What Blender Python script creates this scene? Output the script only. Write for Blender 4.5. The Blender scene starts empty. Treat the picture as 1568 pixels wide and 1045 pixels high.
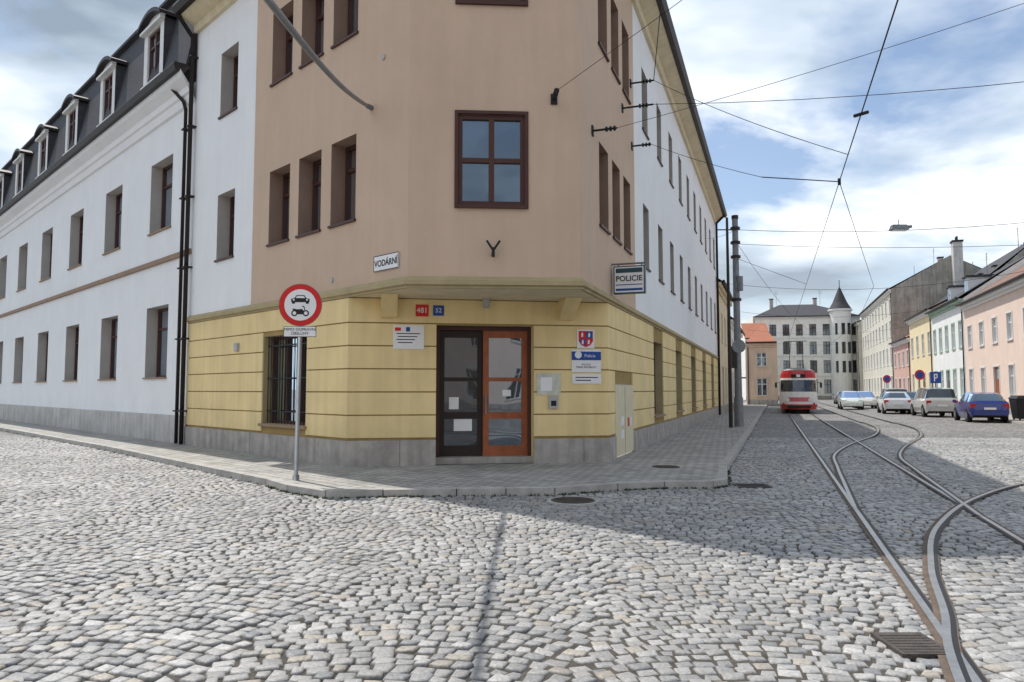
import bpy, math, random
import numpy as np
from mathutils import Vector, Matrix
random.seed(7); np.random.seed(7)
scene=bpy.context.scene
R=math.radians

# ------------------------------------------------------------------ materials
def nodes(m):
    m.use_nodes=True
    nt=m.node_tree
    return nt, nt.nodes, nt.links, nt.nodes["Principled BSDF"]
def mat(name,col,rough=.8,var=.12,scale=2.0,bump=.15,bscale=60,metal=0,streak=0.0,spec=.3,dirt_ao=0.0):
    m=bpy.data.materials.new(name); nt,N,L,P=nodes(m)
    tc=N.new("ShaderNodeTexCoord")
    n1=N.new("ShaderNodeTexNoise"); n1.inputs["Scale"].default_value=scale; n1.inputs["Detail"].default_value=4
    n1.inputs["Roughness"].default_value=.65
    L.new(tc.outputs["Object"],n1.inputs["Vector"])
    mr=N.new("ShaderNodeMapRange"); mr.inputs[1].default_value=.3; mr.inputs[2].default_value=.7
    mr.inputs[3].default_value=1-var; mr.inputs[4].default_value=1+var*.6
    L.new(n1.outputs["Fac"],mr.inputs[0])
    val=mr.outputs[0]
    if streak>0:
        mp=N.new("ShaderNodeMapping"); mp.inputs["Scale"].default_value=(3,3,.25)
        L.new(tc.outputs["Object"],mp.inputs[0])
        n3=N.new("ShaderNodeTexNoise"); n3.inputs["Scale"].default_value=1.6; n3.inputs["Detail"].default_value=3
        L.new(mp.outputs[0],n3.inputs["Vector"])
        m3=N.new("ShaderNodeMapRange"); m3.inputs[1].default_value=.35; m3.inputs[2].default_value=.65
        m3.inputs[3].default_value=1-streak; m3.inputs[4].default_value=1.0
        L.new(n3.outputs["Fac"],m3.inputs[0])
        mm=N.new("ShaderNodeMath"); mm.operation='MULTIPLY'
        L.new(val,mm.inputs[0]); L.new(m3.outputs[0],mm.inputs[1]); val=mm.outputs[0]
    if dirt_ao>0:   # splash-zone grime with painted occlusion shade, fading out with height above the pavement
        sz=N.new("ShaderNodeSeparateXYZ"); L.new(tc.outputs["Object"],sz.inputs[0])
        ad=N.new("ShaderNodeMath"); ad.operation='MULTIPLY_ADD'; ad.inputs[1].default_value=1.2; L.new(n1.outputs["Fac"],ad.inputs[0]); L.new(sz.outputs["Z"],ad.inputs[2])
        m4=N.new("ShaderNodeMapRange"); m4.inputs[1].default_value=.7; m4.inputs[2].default_value=1.9; m4.inputs[3].default_value=1-dirt_ao; m4.inputs[4].default_value=1
        L.new(ad.outputs[0],m4.inputs[0])
        mm=N.new("ShaderNodeMath"); mm.operation='MULTIPLY'
        L.new(val,mm.inputs[0]); L.new(m4.outputs[0],mm.inputs[1]); val=mm.outputs[0]
    mx=N.new("ShaderNodeVectorMath"); mx.operation='SCALE'
    mx.inputs[0].default_value=col[:3]; L.new(val,mx.inputs["Scale"])
    L.new(mx.outputs[0],P.inputs["Base Color"])
    P.inputs["Roughness"].default_value=rough; P.inputs["Metallic"].default_value=metal
    P.inputs["Specular IOR Level"].default_value=spec
    if bump>0:
        n2=N.new("ShaderNodeTexNoise"); n2.inputs["Scale"].default_value=bscale; n2.inputs["Detail"].default_value=2
        L.new(tc.outputs["Object"],n2.inputs["Vector"])
        b=N.new("ShaderNodeBump"); b.inputs["Strength"].default_value=bump; b.inputs["Distance"].default_value=.02
        L.new(n2.outputs["Fac"],b.inputs["Height"]); L.new(b.outputs[0],P.inputs["Normal"])
    return m
def glass(name,tint=(.02,.025,.03),refl=.38,gcol=(.72,.86,1,1)):
    m=bpy.data.materials.new(name); nt,N,L,P=nodes(m)
    P.inputs["Base Color"].default_value=(*tint,1); P.inputs["Roughness"].default_value=.25
    g=N.new("ShaderNodeBsdfGlossy"); g.inputs["Roughness"].default_value=.02; g.inputs["Color"].default_value=gcol
    fr=N.new("ShaderNodeFresnel"); fr.inputs["IOR"].default_value=1.35
    ad=N.new("ShaderNodeMath"); ad.operation='ADD'; ad.use_clamp=True; ad.inputs[1].default_value=refl
    L.new(fr.outputs[0],ad.inputs[0])
    tc=N.new("ShaderNodeTexCoord"); n=N.new("ShaderNodeTexNoise"); n.inputs["Scale"].default_value=1.3; n.inputs["Detail"].default_value=1
    L.new(tc.outputs["Object"],n.inputs["Vector"])
    b=N.new("ShaderNodeBump"); b.inputs["Strength"].default_value=.15; b.inputs["Distance"].default_value=.05
    L.new(n.outputs["Fac"],b.inputs["Height"]); L.new(b.outputs[0],g.inputs["Normal"])
    mix=N.new("ShaderNodeMixShader"); L.new(ad.outputs[0],mix.inputs[0]); L.new(P.outputs[0],mix.inputs[1]); L.new(g.outputs[0],mix.inputs[2])
    L.new(mix.outputs[0],N["Material Output"].inputs["Surface"])
    return m
M={}
M['brown']=mat("plaster_brown",(.60,.445,.33),.9,.06,.7,.25,90,streak=.04)
M['white']=mat("plaster_white",(.84,.845,.85),.9,.04,.8,.2,90,streak=.025,dirt_ao=.10)
M['yellow']=mat("plaster_yellow",(.86,.675,.345),.9,.08,1.1,.3,70,streak=.10,dirt_ao=.12)
M['groove_shade']=mat("plaster_groove_shade",(.36,.25,.10),.9,.2,2,.2,70)  # yellow plaster darkened, groove shadow painted into the colour
M['cream']=mat("plaster_cream",(.76,.66,.46),.9,.10,1.1,.2,70,streak=.1)
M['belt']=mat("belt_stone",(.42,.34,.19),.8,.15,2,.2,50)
M['beltbr']=mat("belt_brown",(.32,.22,.15),.8,.15,2,.2,50)
M['plinth']=mat("plinth_granite",(.50,.46,.42),.8,.2,3,.4,110,streak=.25,dirt_ao=.15)
M['plinthw']=mat("plinth_concrete",(.60,.585,.56),.85,.15,1.5,.4,80,streak=.2,dirt_ao=.15)
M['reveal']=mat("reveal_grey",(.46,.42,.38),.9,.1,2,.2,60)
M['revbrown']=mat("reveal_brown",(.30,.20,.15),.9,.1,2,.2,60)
M['frame']=mat("window_frame_brown",(.075,.032,.024),.5,.1,3,.05,60)
M['framered']=mat("door_wood_red",(.36,.11,.045),.45,.2,5,.08,60,streak=.2)
M['framedk']=mat("door_frame_dark",(.03,.02,.017),.5,.1,5,.08,60)
M['framew']=mat("window_frame_white",(.72,.72,.70),.5,.05,3,.05,60)
M['glass']=glass("window_glass",(.012,.016,.022),.22)
M['glassc']=glass("window_glass_curtain",(.30,.30,.29),.12)
M['glassd']=glass("window_glass_dark",(.012,.012,.014),.05)
M['slate']=mat("roof_slate",(.055,.055,.062),.7,.3,6,.5,18)
M['tile']=mat("roof_tile_red",(.36,.14,.08),.85,.25,5,.5,16)
M['tilebr']=mat("roof_tile_brown",(.22,.13,.095),.85,.25,5,.5,16)
M['metaldk']=mat("metal_dark",(.035,.028,.026),.5,.15,4,.05,60,metal=.2)
M['black']=mat("black_iron",(.015,.015,.016),.55,.1,4,.05,60)
M['steel']=mat("rail_steel",(.40,.38,.36),.3,.25,8,.1,60,metal=.85)
M['rust']=mat("rail_rust",(.14,.105,.08),.85,.3,8,.4,60)
M['galv']=mat("galvanised_steel",(.22,.23,.24),.5,.2,5,.1,60,metal=.5)
M['signw']=mat("sign_white",(.80,.80,.80),.45,.04,5,0)
M['signr']=mat("sign_red",(.62,.02,.02),.4,.06,5,0)
M['signb']=mat("sign_blue",(.015,.07,.32),.4,.06,5,0)
M['signk']=mat("sign_black",(.015,.015,.015),.5,.05,5,0)
M['kerb']=mat("kerb_granite",(.44,.42,.39),.85,.25,4,.5,90)
M['iron']=mat("cast_iron",(.10,.085,.075),.6,.3,10,.6,70,metal=.4)
M['rubber']=mat("tyre_rubber",(.02,.02,.02),.9,.1,5,.1,60)
M['dkgreen']=mat("sign_dark_teal",(.02,.07,.09),.4,.05,5,0)
M['lightred']=mat("tail_light_red",(.45,.02,.02),.2,.05,5,0)
M['lamp']=mat("headlight_glass",(.75,.75,.72),.15,.05,5,0)
M['sand']=mat("joint_sand",(.085,.075,.062),.95,.4,9,.6,60)
M['moss']=mat("moss",(.06,.085,.03),.95,.4,9,.6,60)
def plain(name,col,rough=.35,metal=0,coat=0):
    m=mat(name,col,rough,.04,2,0,50,metal)
    m.node_tree.nodes["Principled BSDF"].inputs["Coat Weight"].default_value=coat
    return m

def cobble_mat():
    m=bpy.data.materials.new("cobblestone_ground"); nt,N,L,P=nodes(m)
    tc=N.new("ShaderNodeTexCoord")
    v=N.new("ShaderNodeTexVoronoi"); v.inputs["Scale"].default_value=8; v.inputs["Randomness"].default_value=.45
    L.new(tc.outputs["Object"],v.inputs["Vector"])
    e=N.new("ShaderNodeTexVoronoi"); e.feature='DISTANCE_TO_EDGE'; e.inputs["Scale"].default_value=8; e.inputs["Randomness"].default_value=.45
    L.new(tc.outputs["Object"],e.inputs["Vector"])
    n=N.new("ShaderNodeTexNoise"); n.inputs["Scale"].default_value=.25; n.inputs["Detail"].default_value=5
    L.new(tc.outputs["Object"],n.inputs["Vector"])
    sp=N.new("ShaderNodeSeparateColor"); L.new(v.outputs["Color"],sp.inputs[0])
    cr=N.new("ShaderNodeValToRGB"); cr.color_ramp.elements[0].color=(.19,.185,.18,1); cr.color_ramp.elements[1].color=(.42,.40,.37,1)
    L.new(sp.outputs[0],cr.inputs[0])
    jr=N.new("ShaderNodeMapRange"); jr.inputs[1].default_value=.03; jr.inputs[2].default_value=.12; jr.inputs[3].default_value=.4; jr.inputs[4].default_value=1
    L.new(e.outputs["Distance"],jr.inputs[0])
    lr=N.new("ShaderNodeMapRange"); lr.inputs[1].default_value=.3; lr.inputs[2].default_value=.7; lr.inputs[3].default_value=.75; lr.inputs[4].default_value=1.1
    L.new(n.outputs["Fac"],lr.inputs[0])
    mu=N.new("ShaderNodeMath"); mu.operation='MULTIPLY'; L.new(jr.outputs[0],mu.inputs[0]); L.new(lr.outputs[0],mu.inputs[1])
    s=N.new("ShaderNodeVectorMath"); s.operation='SCALE'; L.new(cr.outputs[0],s.inputs[0]); L.new(mu.outputs[0],s.inputs["Scale"])
    L.new(s.outputs[0],P.inputs["Base Color"]); P.inputs["Roughness"].default_value=.75
    b=N.new("ShaderNodeBump"); b.inputs["Strength"].default_value=.5; b.inputs["Distance"].default_value=.03
    L.new(jr.outputs[0],b.inputs["Height"]); L.new(b.outputs[0],P.inputs["Normal"])
    return m
M['cobble']=cobble_mat()
def sett_mat():
    m=bpy.data.materials.new("granite_setts"); nt,N,L,P=nodes(m)
    a=N.new("ShaderNodeAttribute"); a.attribute_name="col"
    tc=N.new("ShaderNodeTexCoord")
    n=N.new("ShaderNodeTexNoise"); n.inputs["Scale"].default_value=45; n.inputs["Detail"].default_value=4
    L.new(tc.outputs["Object"],n.inputs["Vector"])
    n2=N.new("ShaderNodeTexNoise"); n2.inputs["Scale"].default_value=.5; n2.inputs["Detail"].default_value=5
    L.new(tc.outputs["Object"],n2.inputs["Vector"])
    r1=N.new("ShaderNodeMapRange"); r1.inputs[1].default_value=.25; r1.inputs[2].default_value=.75; r1.inputs[3].default_value=.70; r1.inputs[4].default_value=1.25
    L.new(n.outputs["Fac"],r1.inputs[0])
    r2=N.new("ShaderNodeMapRange"); r2.inputs[1].default_value=.3; r2.inputs[2].default_value=.7; r2.inputs[3].default_value=.78; r2.inputs[4].default_value=1.12
    L.new(n2.outputs["Fac"],r2.inputs[0])
    mu=N.new("ShaderNodeMath"); mu.operation='MULTIPLY'; L.new(r1.outputs[0],mu.inputs[0]); L.new(r2.outputs[0],mu.inputs[1])
    s=N.new("ShaderNodeVectorMath"); s.operation='SCALE'; L.new(a.outputs["Color"],s.inputs[0]); L.new(mu.outputs[0],s.inputs["Scale"])
    L.new(s.outputs[0],P.inputs["Base Color"]); P.inputs["Roughness"].default_value=.55
    b=N.new("ShaderNodeBump"); b.inputs["Strength"].default_value=.7; b.inputs["Distance"].default_value=.009
    L.new(n.outputs["Fac"],b.inputs["Height"]); L.new(b.outputs[0],P.inputs["Normal"])
    return m
M['sett']=sett_mat()
def slab_mat(name,ang,c1,c2,w,h,mort=(.12,.11,.10,1)):
    m=bpy.data.materials.new(name); nt,N,L,P=nodes(m)
    tc=N.new("ShaderNodeTexCoord"); mp=N.new("ShaderNodeMapping"); mp.inputs["Rotation"].default_value=(0,0,ang)
    L.new(tc.outputs["Object"],mp.inputs[0])
    br=N.new("ShaderNodeTexBrick"); br.inputs["Scale"].default_value=1; br.inputs["Brick Width"].default_value=w; br.inputs["Row Height"].default_value=h
    br.inputs["Mortar Size"].default_value=.010; br.inputs["Color1"].default_value=c1; br.inputs["Color2"].default_value=c2; br.inputs["Mortar"].default_value=mort
    L.new(mp.outputs[0],br.inputs["Vector"])
    n=N.new("ShaderNodeTexNoise"); n.inputs["Scale"].default_value=1.2; n.inputs["Detail"].default_value=6; n.inputs["Roughness"].default_value=.7
    L.new(tc.outputs["Object"],n.inputs["Vector"])
    r=N.new("ShaderNodeMapRange"); r.inputs[1].default_value=.3; r.inputs[2].default_value=.7; r.inputs[3].default_value=.68; r.inputs[4].default_value=1.15
    L.new(n.outputs["Fac"],r.inputs[0])
    s=N.new("ShaderNodeVectorMath"); s.operation='SCALE'; L.new(br.outputs["Color"],s.inputs[0]); L.new(r.outputs[0],s.inputs["Scale"])
    L.new(s.outputs[0],P.inputs["Base Color"]); P.inputs["Roughness"].default_value=.8
    b=N.new("ShaderNodeBump"); b.inputs["Strength"].default_value=.4; b.inputs["Distance"].default_value=.01
    b.invert=True
    L.new(br.outputs["Fac"],b.inputs["Height"]); L.new(b.outputs[0],P.inputs["Normal"])
    return m
M['slab']=slab_mat("pavement_slabs",R(45),(.44,.42,.385,1),(.32,.31,.285,1),.22,.20)

# ------------------------------------------------------------------ mesh helpers
def empty(name,loc=(0,0,0)):
    e=bpy.data.objects.new(name,None); e.location=loc; scene.collection.objects.link(e); return e
class MB:
    def __init__(s): s.v=[]; s.f=[]; s.m=[]; s.mats=[]
    def mi(s,k):
        mm=M[k] if isinstance(k,str) else k
        if mm not in s.mats: s.mats.append(mm)
        return s.mats.index(mm)
    def face(s,pts,k):
        i=len(s.v); s.v+= [tuple(p) for p in pts]; s.f.append(tuple(range(i,i+len(pts)))); s.m.append(s.mi(k))
    def hexa(s,p,k):
        i=len(s.v); s.v+=[tuple(q) for q in p]; mi=s.mi(k)
        for f in ((0,1,2,3),(7,6,5,4),(0,4,5,1),(1,5,6,2),(2,6,7,3),(3,7,4,0)):
            s.f.append(tuple(i+j for j in f)); s.m.append(mi)
    def box(s,x0,x1,y0,y1,z0,z1,k):
        s.hexa([(x0,y0,z0),(x1,y0,z0),(x1,y1,z0),(x0,y1,z0),(x0,y0,z1),(x1,y0,z1),(x1,y1,z1),(x0,y1,z1)],k)
    def cyl(s,a,b,r,k,n=12,r2=None,cap=True):
        a=Vector(a); b=Vector(b); d=(b-a).normalized(); r2=r if r2 is None else r2
        u=d.orthogonal().normalized(); w=d.cross(u); i=len(s.v); mi=s.mi(k)
        for c,rr in ((a,r),(b,r2)):
            for j in range(n):
                t=2*math.pi*j/n; s.v.append(tuple(c+(u*math.cos(t)+w*math.sin(t))*rr))
        for j in range(n):
            s.f.append((i+j,i+(j+1)%n,i+n+(j+1)%n,i+n+j)); s.m.append(mi)
        if cap:
            s.f.append(tuple(i+j for j in range(n))); s.m.append(mi)
            s.f.append(tuple(i+n+j for j in range(n))); s.m.append(mi)
    def obj(s,name,parent=None,smooth=False,bevel=0):
        if not s.f: return None
        me=bpy.data.meshes.new(name); me.from_pydata(s.v,[],s.f); 
        for mm in s.mats: me.materials.append(mm)
        me.polygons.foreach_set("material_index",s.m)
        if smooth: me.polygons.foreach_set("use_smooth",[True]*len(s.f))
        me.update()
        o=bpy.data.objects.new(name,me); scene.collection.objects.link(o)
        if parent: o.parent=parent
        if bevel:
            b=o.modifiers.new("b",'BEVEL'); b.width=bevel; b.segments=2; b.limit_method='ANGLE'
        return o
class F:
    def __init__(s,P,d,n=None,z=0):
        s.P=Vector((P[0],P[1],0)); l=math.hypot(*d); s.d=Vector((d[0]/l,d[1]/l,0))
        s.n=Vector((n[0],n[1],0)).normalized() if n else Vector((s.d.y,-s.d.x,0)); s.z=z
    def __call__(s,t,o,z): 
        p=s.P+s.d*t+s.n*o; return (p.x,p.y,z+s.z)
def fbox(mb,f,t0,t1,o0,o1,z0,z1,k):
    mb.hexa([f(t0,o0,z0),f(t1,o0,z0),f(t1,o1,z0),f(t0,o1,z0),f(t0,o0,z1),f(t1,o0,z1),f(t1,o1,z1),f(t0,o1,z1)],k)
def wall(mb,f,t0,t1,z0,z1,ops,k,o=0):
    ops=[q for q in ops if q[1]>t0 and q[0]<t1 and q[3]>z0 and q[2]<z1]
    T=sorted({t0,t1,*[min(max(x,t0),t1) for q in ops for x in q[:2]]}); Z=sorted({z0,z1,*[min(max(x,z0),z1) for q in ops for x in q[2:4]]})
    for a,b in zip(T,T[1:]):
        for c,d in zip(Z,Z[1:]):
            mt,mz=(a+b)/2,(c+d)/2
            if any(q[0]<mt<q[1] and q[2]<mz<q[3] for q in ops): continue
            mb.face([f(a,o,c),f(b,o,c),f(b,o,d),f(a,o,d)],k)
def reveal(mb,f,q,dep,k,o=0):
    a,b,c,d=q[:4]
    mb.face([f(a,o,c),f(a,o-dep,c),f(a,o-dep,d),f(a,o,d)],k); mb.face([f(b,o,c),f(b,o-dep,c),f(b,o-dep,d),f(b,o,d)],k)
    mb.face([f(a,o,c),f(b,o,c),f(b,o-dep,c),f(a,o-dep,c)],k); mb.face([f(a,o,d),f(b,o,d),f(b,o-dep,d),f(a,o-dep,d)],k)
def window(mb,f,q,dep,cols=1,rows=1,fr='frame',gl='glass',fw=.07,split=None,o=0):
    a,b,c,d=q[:4]; D=o-dep
    mb.face([f(a,D+.005,c),f(b,D+.005,c),f(b,D+.005,d),f(a,D+.005,d)],gl)
    fbox(mb,f,a,a+fw,D,D+.06,c,d,fr); fbox(mb,f,b-fw,b,D,D+.06,c,d,fr)
    fbox(mb,f,a+fw,b-fw,D,D+.06,c,c+fw,fr); fbox(mb,f,a+fw,b-fw,D,D+.06,d-fw,d,fr)
    for i in range(1,cols):
        x=a+(b-a)*i/cols; fbox(mb,f,x-fw*.6,x+fw*.6,D,D+.065,c+fw,d-fw,fr)
    for j in range(1,rows):
        z=c+(d-c)*(split if split else j/rows); fbox(mb,f,a+fw,b-fw,D,D+.055,z-fw*.5,z+fw*.5,fr)
def offs(poly,o):
    P=[Vector((p[0],p[1])) for p in poly]; out=[]
    N=[]
    for a,b in zip(P,P[1:]):
        d=(b-a).normalized(); N.append(Vector((d.y,-d.x)))
    for i,p in enumerate(P):
        if i==0: out.append(p+N[0]*o)
        elif i==len(P)-1: out.append(p+N[-1]*o)
        else:
            m=N[i-1]+N[i]; out.append(p+m*(2*o/m.length_squared)*1.0)
    return out
def sweep(mb,poly,prof,k,cap=True):
    rows=[[(*p,z) for p in offs(poly,o)] for o,z in prof]
    for ra,rb in zip(rows,rows[1:]):
        for i in range(len(poly)-1): mb.face([ra[i],ra[i+1],rb[i+1],rb[i]],k)
    if cap:
        mb.face([r[0] for r in rows],k); mb.face([r[-1] for r in rows],k)
def text(body,pos,n,size,k,name,parent,align='CENTER',bold=0.0):
    cu=bpy.data.curves.new(name,'FONT'); cu.body=body; cu.size=size; cu.align_x=align; cu.align_y='CENTER'; cu.extrude=.001; cu.offset=bold
    cu.materials.append(M[k]); o=bpy.data.objects.new(name,cu); scene.collection.objects.link(o)
    n=Vector(n).normalized(); up=Vector((0,0,1)); r=up.cross(n).normalized()
    m=Matrix((r,up,n)).transposed().to_4x4(); m.translation=Vector(pos); o.matrix_world=m
    if parent: 
        o.parent=parent; o.matrix_parent_inverse=parent.matrix_world.inverted()
    return o

# ------------------------------------------------------------------ key geometry
A=Vector((-3.24,14.6)); B=Vector((2.0,15.5))
dL=Vector((-.701,.713)).normalized(); dR=Vector((.3376,.9413)).normalized()
C=A-dL*1.92; D=B-dR*2.2
fL=F(A,dL,(-dL.y,dL.x)); fR=F(B,dR,(dR.y,-dR.x)); fCh=F(A,B-A); fUp=F(C,D-C)
LE=8.2; RE=31.0
PZ=.10

# ================================================================= corner building
cb=empty("corner_police_station")
w=MB()
fl=[(5.0,6.74),(8.85,10.6)]
brL=[(-.17,.78),(1.18,2.15),(2.56,3.55)]
opL=[(a,b,z0,z1) for a,b in brL for z0,z1 in fl]+[(5.45,6.5,z0,z1) for z0,z1 in fl]
brR=[(-.6,.28),(.7,1.55),(1.98,2.85)]
whR=[(4.75+2.72*k,5.7+2.72*k) for k in range(10)]
opR=[(a,b,z0,z1) for a,b in brR+whR for z0,z1 in fl]
wc=1.52
opU=[(wc-.62,wc+.62,z0-.02,z1-.05) for z0,z1 in fl]
for t0,t1,k in ((-1.92,4.4,'brown'),(4.4,LE,'white')): wall(w,fL,t0,t1,3.6,12.2,opL,k)
for t0,t1,k in ((-2.2,3.45,'brown'),(3.45,RE,'white')): wall(w,fR,t0,t1,3.6,12.2,opR,k)
LU=(D-C).length; LC=(B-A).length
wall(w,fUp,0,LU,3.6,12.2,opU,'brown')
w.face([fL(LE,0,0),fL(LE,-9,0),fL(LE,-9,12.2),fL(LE,0,12.2)],'white')
w.face([fR(RE,0,0),fR(RE,-10,0),fR(RE,-10,12.2),fR(RE,0,12.2)],'white')
win=MB()
for q in opL:
    br=q[0]<4.4
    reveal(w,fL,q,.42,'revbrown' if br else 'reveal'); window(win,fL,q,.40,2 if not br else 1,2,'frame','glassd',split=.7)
    fbox(w,fL,q[0]-.03,q[1]+.03,0.001,.05,q[2]-.05,q[2],'frame')
for q in opR:
    br=q[0]<3.4
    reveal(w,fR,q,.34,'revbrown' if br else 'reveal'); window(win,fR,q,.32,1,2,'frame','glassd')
    fbox(w,fR,q[0]-.03,q[1]+.03,0.001,.05,q[2]-.05,q[2],'frame')
for q in opU:
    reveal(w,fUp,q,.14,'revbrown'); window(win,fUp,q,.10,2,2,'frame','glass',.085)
    fbox(win,fUp,q[0]-.06,q[0],-.02,.025,q[2]-.06,q[3]+.06,'frame'); fbox(win,fUp,q[1],q[1]+.06,-.02,.025,q[2]-.06,q[3]+.06,'frame')
    fbox(win,fUp,q[0],q[1],-.02,.025,q[3],q[3]+.06,'frame'); fbox(win,fUp,q[0]-.02,q[1]+.02,-.02,.06,q[2]-.06,q[2]-.001,'frame')
gL=[(1.6,3.65,.83,2.84)]
gR=[(6.1+4.95*k,7.95+4.95*k,.86,3.02) for k in range(5)]+[(.65,2.75,PZ,1.72)]
gD=[(1.73,3.74,PZ-.05,2.93)]
wall(w,fL,0,LE,0,3.45,gL,'groove_shade'); wall(w,fR,0,RE,0,3.45,gR,'groove_shade'); wall(w,fCh,0,LC,0,3.45,gD,'groove_shade')
bo=.032; ea=bo*math.tan(R(27.6)); eb=bo*math.tan(R(30.3))
def band(f,t0,t1,z0,z1,ops,k='yellow'):
    segs=[(t0,t1)]
    for q in ops:
        if q[3]>z0+.02 and q[2]<z1-.02:
            ns=[]
            for a,b in segs:
                if q[1]<=a or q[0]>=b: ns.append((a,b)); continue
                if q[0]>a: ns.append((a,q[0]))
                if q[1]<b: ns.append((q[1],b))
            segs=ns
    for a,b in segs: fbox(w,f,a,b,-.01,bo,z0,z1,k)
zs=[.64,1.10,1.56,2.02,2.48,2.94,3.44]
for z0,z1 in zip(zs,zs[1:]):
    g=.013
    band(fL,-ea,LE,z0+g,z1-g,gL); band(fCh,-ea,LC+eb,z0+g,z1-g,gD); band(fR,-eb,RE,z0+g,z1-g,gR)
for f,t0,t1,ops in ((fL,-.03,LE,[]),(fCh,-.03,LC+.035,gD),(fR,-.035,RE,[(.65,2.75,PZ,1.72)])):
    segs=[(t0,t1)]
    for q in ops: segs=[(t0,q[0]),(q[1],t1)]
    for a,b in segs:
        x=a
        while x<b-.01:
            y=min(b,x+1.05)
            if b-y<.3: y=b
            fbox(w,f,x+(.004 if x>a else 0),y-(.004 if y<b else 0),-.01,.055+random.uniform(-.002,.002),0,.60,'plinth'); x=y
w.face([(*A,3.445),(*C,3.445),(*D,3.445),(*B,3.445)],'cream')
upoly=[Vector(fL(LE,0,0)[:2]),C,D,Vector(fR(RE,0,0)[:2])]
b2=MB()
sweep(b2,upoly,[(-.02,3.44),(.045,3.44),(.045,3.48),(.10,3.50),(.10,3.58),(.07,3.60),(.0,3.66),(-.02,3.66)],'belt')
b2.obj("belt_course",cb)
for s in (.78,4.42):
    p=[fCh(s-.16,0,3.05),fCh(s+.16,0,3.05),fCh(s+.16,.12,3.05),fCh(s-.16,.12,3.05),fCh(s-.16,0,3.44),fCh(s+.16,0,3.44),fCh(s+.16,.75,3.44),fCh(s-.16,.75,3.44)]
    w.hexa(p,'yellow')
w.obj("walls",cb,bevel=0)
for q in gL:
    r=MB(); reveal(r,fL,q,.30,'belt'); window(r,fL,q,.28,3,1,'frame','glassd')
    fbox(r,fL,q[0]-.05,q[1]+.05,-.02,.09,q[2]-.06,q[2]-.002,'beltbr')
    n=14
    for i in range(n+1):
        t=q[0]+.04+(q[1]-q[0]-.08)*i/n; r.cyl(fL(t,-.1,q[2]),fL(t,-.1,q[3]),.011,'black',6)
    for z in (1.1,1.85,2.6): fbox(r,fL,q[0],q[1],-.11,-.095,z,z+.03,'black')
    r.obj("barred_window",cb)
r=MB()
for q in gR[:5]:
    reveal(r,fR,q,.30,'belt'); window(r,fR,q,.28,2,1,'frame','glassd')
    fbox(r,fR,q[0]-.05,q[1]+.05,-.02,.09,q[2]-.06,q[2]-.002,'beltbr')
r.obj("ground_floor_windows",cb)
M['cab']=mat("cabinet_paint",(.66,.60,.42),.6,.08,3,.05,40)
r=MB(); q=gR[5]
fbox(r,fR,q[0],q[1],-.03,.04,.14,1.70,'cab'); fbox(r,fR,1.69,1.71,.04,.0425,.16,1.68,'black')
for z in (.5,.8): fbox(r,fR,1.25,1.55,.04,.045,z,z+.2,'signw')
fbox(r,fR,2.0,2.2,.04,.046,.75,.95,'signr'); fbox(r,fR,2.3,2.5,.04,.046,.75,.95,'signw')
r.obj("meter_cabinet",cb)
r=MB(); q=(1.73,3.74,PZ,2.93); dep=.42
a,b,c,d=q
reveal(r,fCh,q,dep,'yellow')
r.face([fCh(a,-1.6,PZ+.13),fCh(b,-1.6,PZ+.13),fCh(b,-1.6,d),fCh(a,-1.6,d)],'framedk')
fbox(r,fCh,a,b,-1.6,-.10,PZ-.05,PZ+.13,'plinth')
zb=PZ+.13
for x0,x1 in ((a,a+.09),(b-.07,b)): fbox(r,fCh,x0,x1,-dep,-dep+.16,zb,d,'frame')
fbox(r,fCh,a+.09,b-.07,-dep,-dep+.16,d-.09,d,'frame')
lx0,lx1=a+.09,a+1.0
def leaf(x0,x1,o,k,gl,st=.11):
    fbox(r,fCh,x0,x0+st,o,o+.06,zb,d-.09,k); fbox(r,fCh,x1-st,x1,o,o+.06,zb,d-.09,k)
    for z0,z1 in ((zb,zb+.22),(1.0,1.14),(1.78,1.86),(d-.24,d-.09)): fbox(r,fCh,x0+st,x1-st,o+.002,o+.058,z0,z1,k)
    r.face([fCh(x0+st,o+.03,zb+.2),fCh(x1-st,o+.03,zb+.2),fCh(x1-st,o+.03,d-.2),fCh(x0+st,o+.03,d-.2)],gl)
leaf(lx0,lx1,-dep-.02,'framedk','glassd')
leaf(a+1.0,b-.07,-dep+.05,'framered','glass',.12)
fbox(r,fCh,a+1.04,a+1.07,-dep+.12,-dep+.16,1.1,1.5,'galv')
fbox(r,fCh,b-.6,b-.42,-dep+.085,-dep+.09,1.47,1.60,'signw'); fbox(r,fCh,a+.4,a+.78,-dep+.015,-dep+.02,.75,1.02,'signw')
fbox(r,fCh,a+.3,a+.5,-dep+.015,-dep+.02,1.2,1.45,'signw')
r.obj("entrance_door",cb)
r=MB()
def plate(f,a,b,c,d,k,o=.036,fr=None):
    fbox(r,f,a,b,.03,o+.012,c,d,k)
plate(fCh,.87,1.48,2.42,2.90,'signw'); 
for i,z in enumerate((2.72,2.66,2.60,2.54)): fbox(r,fCh,.93+.03*(i%2),1.40-.05*i,.048,.0495,z,z+.018,'signk')
fbox(r,fCh,.90,1.02,.048,.0495,2.78,2.85,'signr'); fbox(r,fCh,1.12,1.2,.048,.0495,2.77,2.86,'signb')
plate(fCh,1.31,1.57,3.08,3.32,'signr'); plate(fCh,1.66,1.88,3.10,3.31,'signb')
plate(fCh,4.66,5.03,2.47,2.86,'signw')
r.face([fCh(x,.0495,z) for x,z in ((4.69,2.83),(5.0,2.83),(5.0,2.62),(4.95,2.54),(4.845,2.49),(4.74,2.54),(4.69,2.62))],'signr')
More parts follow.
